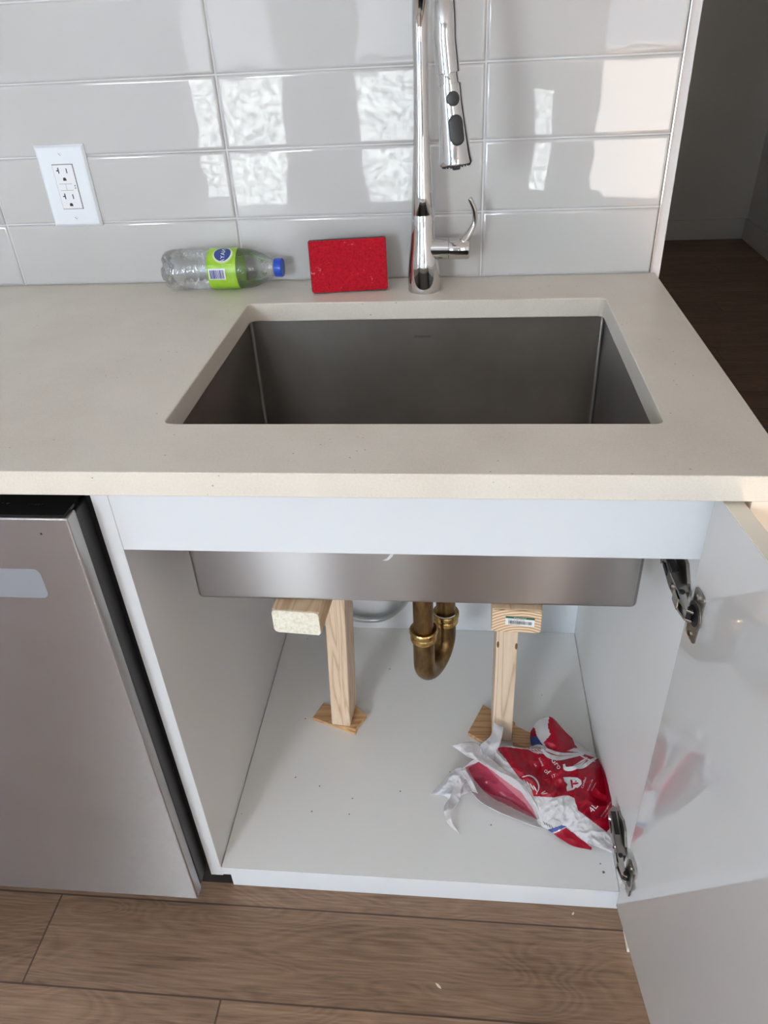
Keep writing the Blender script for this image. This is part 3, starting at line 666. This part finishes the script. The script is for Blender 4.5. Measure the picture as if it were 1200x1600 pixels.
# ------------------------------------------------------------------ timber props
ZB = SZ-w_-.0004
def beam(name, x0, x1, y0, y1, label, ang, endmat):
    t_ = thing(name, label, 'timber', ((x0+x1)/2, (y0+y1)/2, ZB-.038)); rot = Matrix.Rotation(ang, 3, 'Z'); pv = ((x0+x1)/2, y0, ZB)
    bm = BM(); box(bm, (x0, y0+.001, ZB-.038), (x1, y1, ZB), rot=rot, piv=pv); o = link('beam', bm, M['pine_y'], t_, bevel=.0025)
    bm = BM(); pts = rrect(x0+.0008, x1-.0008, ZB-.0375, ZB-.0006, .0045, 4); dv = rot @ Vector((0, .0016, 0))
    pp = [Vector(pv)+rot @ (Vector((a, y0-.0002, b))-Vector(pv)) for a, b in pts]
    if endmat == 'endpaint':
        pp = [p_+Vector((random.uniform(-.0006, .0006), 0, -random.uniform(0, .002) if p_.z < ZB-.03 else 0)) for p_ in pp]
    prism(bm, pp, dv)
    e_ = link('sawn_end', bm, M[endmat], t_)
    return t_, rot, pv
bl, _, _ = beam('timber_bearer', -.1735, -.1095, .0800, .50, 'cream painted short timber bearer flat under the left of the sink', math.radians(-4), 'endpaint')
br, rot, pv = beam('timber_bearer', .1110, .1745, .0925, .50, 'timber bearer with a barcode sticker on its end, under the right of the sink', math.radians(-1.5), 'endgrain')
tag([c for c in bl.children if c.name.startswith('sawn')][0], 'end coated in cream paint')
bm = BM(); sx0, sx1, sz1, sz0 = .1285, .1655, ZB-.0095, ZB-.0245
def stk(x, z, d): return Vector(pv)+rot @ (Vector((x, .0920-d, z-.06*(x-sx0)))-Vector(pv))
def srect(bm, x0, x1, z0, z1, d, mi):
    bm.faces.new([bm.verts.new(stk(*q, d)) for q in ((x0, z0), (x1, z0), (x1, z1), (x0, z1))]).material_index = mi
prism(bm, [stk(*q, 0) for q in ((sx0, sz0), (sx1, sz0), (sx1, sz1), (sx0, sz1))], (0, -.0002, 0)); srect(bm, sx0, sx1, sz1-.0035, sz1, .0004, 1)
put_text(bm, 'Western Red', lambda x, z: stk(.139+x, sz1-.0027+z, .0006), .0028); put_text(bm, '2 x 3 x 8 SPF STUD', lambda x, z: stk(.1315+x, sz1-.0062+z, .0005), .0026, 2)
x = sx0+.004; random.seed(3)
while x < sx1-.004:
    w2 = random.choice([.0003, .0006, .001]); srect(bm, x, x+w2, sz0+.0026, sz0+.0080, .0004, 2); x += w2+random.choice([.0003, .0006])
put_text(bm, '0 12345 67890 5', lambda x, z: stk(.1325+x, sz0+.0005+z, .0005), .0021, 2)
tag(link('barcode_sticker', bm, [M['white'], M['green'], M['ink']], br), 'white barcode sticker with a green band')
def post(base, top, w2, d2, label, ang):
    t_ = thing('timber_post', label, 'timber', base); bm = BM(); R_ = Matrix.Rotation(ang, 3, 'Z')
    vs = []
    for p_ in (base, top):
        for a, b in ((-1, -1), (1, -1), (1, 1), (-1, 1)): vs.append(bm.verts.new(Vector(p_)+R_ @ Vector((a*w2/2, b*d2/2, 0))))
    for f in ((3, 2, 1, 0), (4, 5, 6, 7), (0, 1, 5, 4), (1, 2, 6, 5), (2, 3, 7, 6), (3, 0, 4, 7)): bm.faces.new([vs[i] for i in f])
    o = link('post', bm, M['pine_z'], t_, bevel=.0022); return t_
ZS = ZF
post((-.1525, .350, ZS+.0165), (-.1330, .352, ZB-.0385), .037, .060, 'leaning pine post propping the left side of the sink', math.radians(-5))
rp = post((.1535, .335, ZS+.0100), (.1500, .337, ZB-.0385), .037, .060, 'upright pine post with two dark knots propping the right side of the sink', 0)
for kx, kz in ((.1368, .388), (.1678, .385)):
    bm = BM(); prism(bm, [(kx+.0022*math.cos(a), .3058, kz+.0075*math.sin(a)) for a in [2*math.pi*k/14 for k in range(14)]], (0, .0004, 0))
    tag(link('knot', bm, M['knot'], rp), 'dark knot in the wood')
def shim(c4, zb, z, label, group):                    # wedge on plan polygon c4 with a height for each corner
    bm = BM(); lo_ = [bm.verts.new((x, y, zb)) for x, y in c4]; hi = [bm.verts.new((x, y, zz)) for (x, y), zz in zip(c4, z)]
    bm.faces.new(lo_[::-1]); bm.faces.new(hi)
    for k in range(4): bm.faces.new((lo_[k], lo_[(k+1) % 4], hi[(k+1) % 4], hi[k]))
    return tag(link('wooden_shim', bm, M['shim'], bevel=.0008), label, 'shim', group)
shim([(-.2165, .345), (-.1265, .3125), (-.1185, .352), (-.2000, .384)], ZS+.0002, [ZS+.007]*4, 'lower wooden shim lying under the foot of the leaning left post', 'shims under the posts')
shim([(-.1850, .330), (-.1265, .3140), (-.1080, .349), (-.1550, .395)], ZS+.0072, [ZS+.0092, ZS+.0160, ZS+.0160, ZS+.0160], 'upper wooden shim directly below the leaning left post', 'shims under the posts')
shim([(.0900, .322), (.122, .300), (.182, .350), (.1200, .392)], ZS+.0002, [ZS+.0096]*4, 'wooden shim sticking out left of the right post foot beside the torn bag', 'shims under the posts')
shim([(.1740, .300), (.2250, .2880), (.2300, .318), (.1740, .345)], ZS+.0002, [ZS+.012, ZS+.006, ZS+.006, ZS+.012], 'wooden shim sticking out right of the right post foot behind the torn bag', 'shims under the posts')

# ------------------------------------------------------------------ torn milk bag
BAGZ = ZF
bag = thing('milk_bag', 'torn red and white plastic milk bag crumpled on the cabinet floor', 'plastic bag', (.2, .2, ZF))
def cr1(P, t):
    n = len(P)-1; i = min(int(t*n), n-1); f = t*n-i
    g = lambda k: P[k] if 0 <= k <= n else (2*P[0]-P[1] if k < 0 else 2*P[n]-P[n-1])
    a, b, c_, d = g(i-1), g(i), g(i+1), g(i+2)
    return .5*((2*b)+(c_-a)*f+(2*a-5*b+4*c_-d)*f*f+(3*b-a-3*c_+d)*f**3)
def inpoly(p, poly):
    x, y = p; c_ = False; j = len(poly)-1
    for i in range(len(poly)):
        xi, yi = poly[i]; xj, yj = poly[j]
        if (yi > y) != (yj > y) and x < (xj-xi)*(y-yi)/(yj-yi)+xi: c_ = not c_
        j = i
    return c_
def wr(q, amp, seed):                                 # creases
    v = Vector((q.x*.05+seed, q.y*.05, seed)); r = 1-abs(noise.noise(v*1.0))*2.6; r2 = 1-abs(noise.noise(v*2.3+Vector((5, 2, 1))))*2.4
    return amp*(r*.8+r2*.16)
SURF = []
def sheet(name, grid, nu, nv, mats, regions=(), amp=.004, seed=0, parent=None, thick=.0006, base=0):
    G = [[Vector(p_) for p_ in row] for row in grid]; bm = BM(); V = []; Q = []
    for j in range(nv+1):
        t = j/nv; row = [cr1([cr1(r, i/nu) for r in G], t) for i in range(nu+1)]
        vr = []
        for q in row:
            h = max(q.z+wr(q, amp, seed), .0012); P_ = at((q.x, q.y), BAGZ+h)
            if P_.x > .3250: P_ = CAM+(P_-CAM)*((.3250-CAM.x)/(P_.x-CAM.x)); h = P_.z-BAGZ     # rests against the cabinet side
            q = Vector((q.x, q.y, h)); vr.append((q, bm.verts.new(P_))); SURF.append(q)
        V.append(vr)
    for j in range(nv):
        for i in range(nu):
            a, b, c_, d = V[j][i], V[j][i+1], V[j+1][i+1], V[j+1][i]; f = bm.faces.new((a[1], b[1], c_[1], d[1])); m = (a[0]+c_[0])/2
            mi = base
            for poly, k in regions:
                if inpoly((m.x, m.y), poly): mi = k
            f.material_index = mi; f.smooth = True
    o = link(name, bm, mats, parent or bag, smooth=True)
    s_ = o.modifiers.new('solid', 'SOLIDIFY'); s_.thickness = thick; s_.offset = 0
    return o
FM = [M['film_white'], M['film_red'], M['film_pink'], M['film_deep'], M['navy']]
red_main = [(767, 1160), (785, 1166.5), (830, 1172), (860, 1170), (905, 1176), (935, 1186), (943, 1205), (954, 1235), (960, 1280), (957, 1290), (947.5, 1300), (903, 1266), (897, 1247), (888, 1243), (880, 1243), (867, 1246), (850, 1245), (832, 1244), (822, 1234), (812, 1216), (800, 1200), (790, 1186)]
main = [[(757, 1176, .050), (790, 1166, .055), (825, 1170, .052), (865, 1170, .046), (905, 1170, .036), (935, 1186, .024)],
        [(776, 1192, .048), (805, 1190, .060), (840, 1192, .048), (875, 1195, .056), (912, 1197, .050), (945, 1210, .026)],
        [(800, 1212, .050), (825, 1215, .056), (850, 1222, .044), (885, 1225, .052), (920, 1225, .045), (952, 1240, .022)],
        [(822, 1238, .044), (842, 1245, .044), (862, 1242, .050), (890, 1245, .052), (922, 1255, .038), (956, 1265, .016)],
        [(838, 1265, .026), (852, 1270, .030), (875, 1270, .034), (900, 1280, .030), (930, 1294, .022), (956, 1300, .008)],
        [(846, 1290, .004), (862, 1288, .012), (886, 1292, .012), (910, 1312, .008), (935, 1324, .005), (963, 1335, .003)]]
body = sheet('bag_front', main, 190, 190, FM, [(red_main, 1)], .0045, 3)
tag(body, 'red printed front of the bag')
flapr = [(858, 1120), (862, 1119), (880, 1136), (893, 1152), (903, 1172), (893, 1180), (870, 1178), (856, 1172), (850, 1160), (860, 1148), (856, 1136)]
sheet('back_flap', [[(829, 1143, .020), (843, 1124, .050), (862, 1121, .055), (886, 1146, .040), (918, 1174, .026)],
                    [(829, 1160, .020), (845, 1155, .045), (865, 1150, .055), (892, 1166, .042), (928, 1186, .026)],
                    [(834, 1170, .030), (850, 1174, .042), (870, 1178, .048), (897, 1184, .042), (936, 1200, .024)]], 60, 40, FM,
      [(flapr, 1), ([(826, 1130), (836, 1138), (839, 1151), (829, 1151)], 1), ([(826, 1151), (840, 1151), (848, 1164), (828, 1166)], 4)], .003, 9)
rim_w = [(726, 1199), (748, 1190), (764, 1200), (790, 1220), (815, 1238), (832, 1262), (840, 1281), (824, 1274), (800, 1262), (775, 1250), (757, 1238), (744, 1222), (734, 1210)]
deep = [(731, 1200), (748, 1190), (762, 1200), (775, 1214), (790, 1228), (806, 1243), (820, 1255), (832, 1270), (839, 1281), (828, 1272), (812, 1262), (798, 1252), (782, 1246), (766, 1241), (752, 1232), (742, 1220)]
sheet('bag_mouth', [[(722, 1201, .040), (748, 1184, .052), (775, 1200, .052), (800, 1212, .053), (825, 1230, .047), (844, 1262, .030), (848, 1288, .006)],
                    [(726, 1207, .024), (752, 1204, .024), (778, 1222, .024), (803, 1236, .024), (824, 1252, .018), (838, 1270, .012), (845, 1289, .005)],
                    [(730, 1218, .012), (752, 1224, .010), (775, 1241, .008), (798, 1253, .008), (818, 1264, .008), (834, 1277, .005), (843, 1290, .004)],
                    [(736, 1238, .024), (752, 1254, .024), (772, 1265, .023), (794, 1275, .021), (814, 1283, .016), (830, 1289, .010), (843, 1293, .004)]], 150, 90, FM, [(rim_w, 2), (deep, 3)], .0022, 21)
sheet('torn_edge', [[(736, 1238, .024), (752, 1254, .024), (772, 1265, .023), (794, 1275, .021), (814, 1283, .016), (830, 1289, .010), (843, 1293, .004)],
                    [(738, 1240, .014), (756, 1257, .012), (776, 1268, .012), (797, 1277, .010), (816, 1285, .008), (832, 1291, .005), (845, 1293, .003)]], 60, 8, FM, (), .001, 5)
sheet('rolled_edge', [[(744, 1172, .050), (765, 1184, .056), (785, 1200, .058), (806, 1212, .058), (826, 1228, .052), (842, 1254, .034), (848, 1284, .008)],
                      [(746, 1186, .052), (762, 1195, .056), (780, 1206, .058), (800, 1215, .060), (820, 1232, .054), (840, 1262, .034), (847, 1288, .006)]], 90, 14, FM, (), .003, 31)
sheet('front_fold', [[(846, 1272, .026), (862, 1278, .026), (886, 1288, .016), (906, 1306, .010), (925, 1322, .004)],
                     [(846, 1291, .003), (860, 1299, .003), (876, 1311, .003), (896, 1322, .003), (924, 1328, .002)]], 60, 24, FM,
      [([(864, 1303), (885, 1293), (932, 1330), (890, 1330)], 1), ([(856, 1296.5), (883, 1287.5), (885, 1292), (862, 1301.5)], 4)], .0012, 41)
CL = [M['film_clear']]
sheet('loose_strip', [[(772, 1129, .070), (766, 1150, .062), (748, 1166, .055), (742, 1186, .050)], [(780, 1134, .072), (774, 1158, .062), (762, 1176, .056), (756, 1190, .052)], [(787, 1136, .070), (782, 1160, .060), (774, 1178, .056), (768, 1196, .052)]], 50, 20, CL, (), .004, 51)
sheet('loose_corner', [[(706, 1165, .045), (724, 1160, .052), (742, 1160, .055), (752, 1168, .055)], [(716, 1172, .042), (728, 1172, .052), (744, 1176, .055), (756, 1184, .053)], [(732, 1183, .040), (740, 1186, .048), (750, 1190, .052), (760, 1196, .052)]], 40, 26, [M['film_white']], (), .005, 61)
sheet('torn_tail', [[(728, 1198, .036), (708, 1203, .028), (692, 1222, .015), (672, 1242, .003)], [(734, 1212, .030), (718, 1218, .026), (706, 1232, .018), (694, 1243, .006)], [(740, 1236, .024), (728, 1240, .020), (716, 1246, .014), (704, 1252, .008)]], 50, 30, CL, (), .005, 71)
sheet('torn_tail', [[(722, 1206, .034), (712, 1224, .030), (703, 1246, .020), (694, 1262, .020), (697, 1282, .012), (706, 1293, .004)], [(730, 1212, .034), (722, 1232, .030), (718, 1250, .024), (706, 1268, .022), (706, 1284, .012), (719, 1303, .003)]], 70, 14, [M['film_white']], (), .004, 81)
sheet('torn_tail', [[(719, 1205, .042), (730, 1220, .040), (738, 1236, .032)], [(727, 1202, .044), (738, 1220, .040), (747, 1240, .028)]], 30, 10, [M['film_white']], (), .002, 91)
sheet('inner_scrap', [[(713, 1210, .020), (722, 1214, .022), (733, 1226, .018)], [(714, 1222, .012), (722, 1230, .012), (731, 1235, .012)]], 16, 10, [M['film_red']], (), .002, 95)
kd = KDTree(len(SURF))
for i, q in enumerate(SURF): kd.insert((q.x, q.y, 0), i)
kd.balance()
def hh(x, y):
    r = kd.find_n((x, y, 0), 8); return max(SURF[k[1]].z for k in r)
def onbag(x, y, off=.0012): return at((x, y), BAGZ+hh(x, y)+off)
pb = BM()
def bagtext(s, x, y, size, ang, mi=0, sx=1):
    ca, sa = math.cos(math.radians(ang)), math.sin(math.radians(ang))
    put_text(pb, s, lambda u, v: onbag(x+(u*sx*ca+v*sa), y+(u*sx*sa-v*ca)), size, mi)
def bagstroke(pts, wd, mi=0, n=8, off=.0012):
    P = [(p_.x, p_.y) for p_ in crspline([(a, b, 0) for a, b in pts], n)]; L = []
    for i in range(len(P)):
        a, b = P[max(i-1, 0)], P[min(i+1, len(P)-1)]; t = Vector((b[0]-a[0], b[1]-a[1])).normalized(); f = i/(len(P)-1); w2 = wd/2*(math.sin(math.pi*min(max(f, .08), .92))**.5)
        L.append((pb.verts.new(onbag(P[i][0]-t.y*w2, P[i][1]+t.x*w2, off)), pb.verts.new(onbag(P[i][0]+t.y*w2, P[i][1]-t.x*w2, off))))
    for a, b in zip(L, L[1:]): pb.faces.new((a[0], a[1], b[1], b[0])).material_index = mi
def bagpoly(pts, mi=0, off=.0012):
    cx, cy = sum(p[0] for p in pts)/len(pts), sum(p[1] for p in pts)/len(pts); rings = []
    for s in (.35, .7, 1): rings.append([pb.verts.new(onbag(cx+(x-cx)*s, cy+(y-cy)*s, off)) for x, y in pts])
    c_ = pb.verts.new(onbag(cx, cy, off)); n = len(pts)
    for k in range(n):
        pb.faces.new((c_, rings[0][k], rings[0][(k+1) % n])).material_index = mi
        for a, b in zip(rings, rings[1:]): pb.faces.new((a[k], a[(k+1) % n], b[(k+1) % n], b[k])).material_index = mi
# pouring-milk ribbons
bagstroke([(828, 1168), (842, 1165), (856, 1172), (875, 1178), (900, 1178), (925, 1176)], 5)
bagstroke([(846, 1170), (856, 1180), (872, 1184), (892, 1181), (912, 1178)], 8)
bagstroke([(881, 1194), (884, 1201), (896, 1200), (908, 1192), (918, 1184)], 7); bagstroke([(896, 1200), (910, 1198), (922, 1190), (932, 1184)], 6)
for k in range(4): bagstroke([(822+k*5, 1168), (832+k*5, 1174), (842+k*4, 1178)], 1.2)
bagstroke([(902, 1178), (918, 1186), (930, 1190)], 2.5); bagstroke([(858, 1178), (875, 1181), (895, 1180)], .8, 1, off=.002); bagstroke([(892, 1198), (908, 1192), (920, 1184)], .8, 1, off=.002)
# round badge half hidden by the mouth edge
bagstroke([(816, 1214), (828, 1212), (838, 1219), (842, 1230), (838, 1241)], 2.4)
for k in range(4): bagstroke([(818+k*5, 1218+k*3), (824+k*5, 1228+k*3)], 1.8)
bagstroke([(845, 1240), (852, 1236)], 1.1); bagstroke([(846, 1241), (856, 1239)], 1.0)
# heart shaped leaf mark
bagpoly([(880, 1214.5), (890, 1214), (902, 1215), (908, 1219), (909, 1225), (904, 1230), (895, 1234), (886, 1236.5), (885, 1230), (887, 1225.5), (882, 1221)])
for a, b in (((893, 1225), (892, 1218)), ((893, 1225), (904, 1223.5)), ((893, 1225), (894, 1231.5))): bagstroke([a, ((a[0]+b[0])/2+.6, (a[1]+b[1])/2), b], 3.2, 1, off=.0018)
bagtext('Gro', 860, 1187, 12, 52); bagtext('of', 849, 1205, 11, 40); bagtext('17', 862, 1216, 7, -20)
bagtext('homog', 841, 1185, 5, 62); bagtext('lait', 834, 1194, 4.5, 55); bagtext('Certified', 911, 1232, 5, -72); bagtext('Canadian milk', 919, 1236, 3.4, -66); bagtext('lait canadien', 925, 1236, 3.0, -62)
bagtext('4L', 926, 1271, 14, -52, 0, 1.05); bagtext('Homogenized milk', 940, 1277, 3.8, -56); bagtext('Lait homogeneise', 945, 1279, 3.8, -56)
for k in range(4): bagstroke([(849+k*4, 1283+k*2.2), (852+k*4, 1289+k*2.2)], 1, 2)
link('bag_printing', pb, [M['white'], M['film_red'], M['hinge_dark']], body)

# ------------------------------------------------------------------ scraps on the floor
def chip(x, y, l, w2, a, z, label):
    t = Matrix.Rotation(a, 3, 'Z'); bm = BM(); pts = [(-l, 0), (-l*.3, w2), (l*.6, w2*.7), (l, -w2*.2), (l*.2, -w2), (-l*.7, -w2*.6)]
    prism(bm, [Vector((x, y, z))+t @ Vector((p[0], p[1], 0)) for p in pts], (0, 0, .0012)); return tag(link('paint_chip', bm, M['endpaint']), label, 'chip', 'chips on the floor')
chip(.0439, -.069, .006, .0018, -.7, .0002, 'pale sliver lying alone on the middle of the wide floor plank')
chip(.2697, .060, .003, .0015, .9, .0002, 'tiny pale chip on the floor just in front of the toe kick')
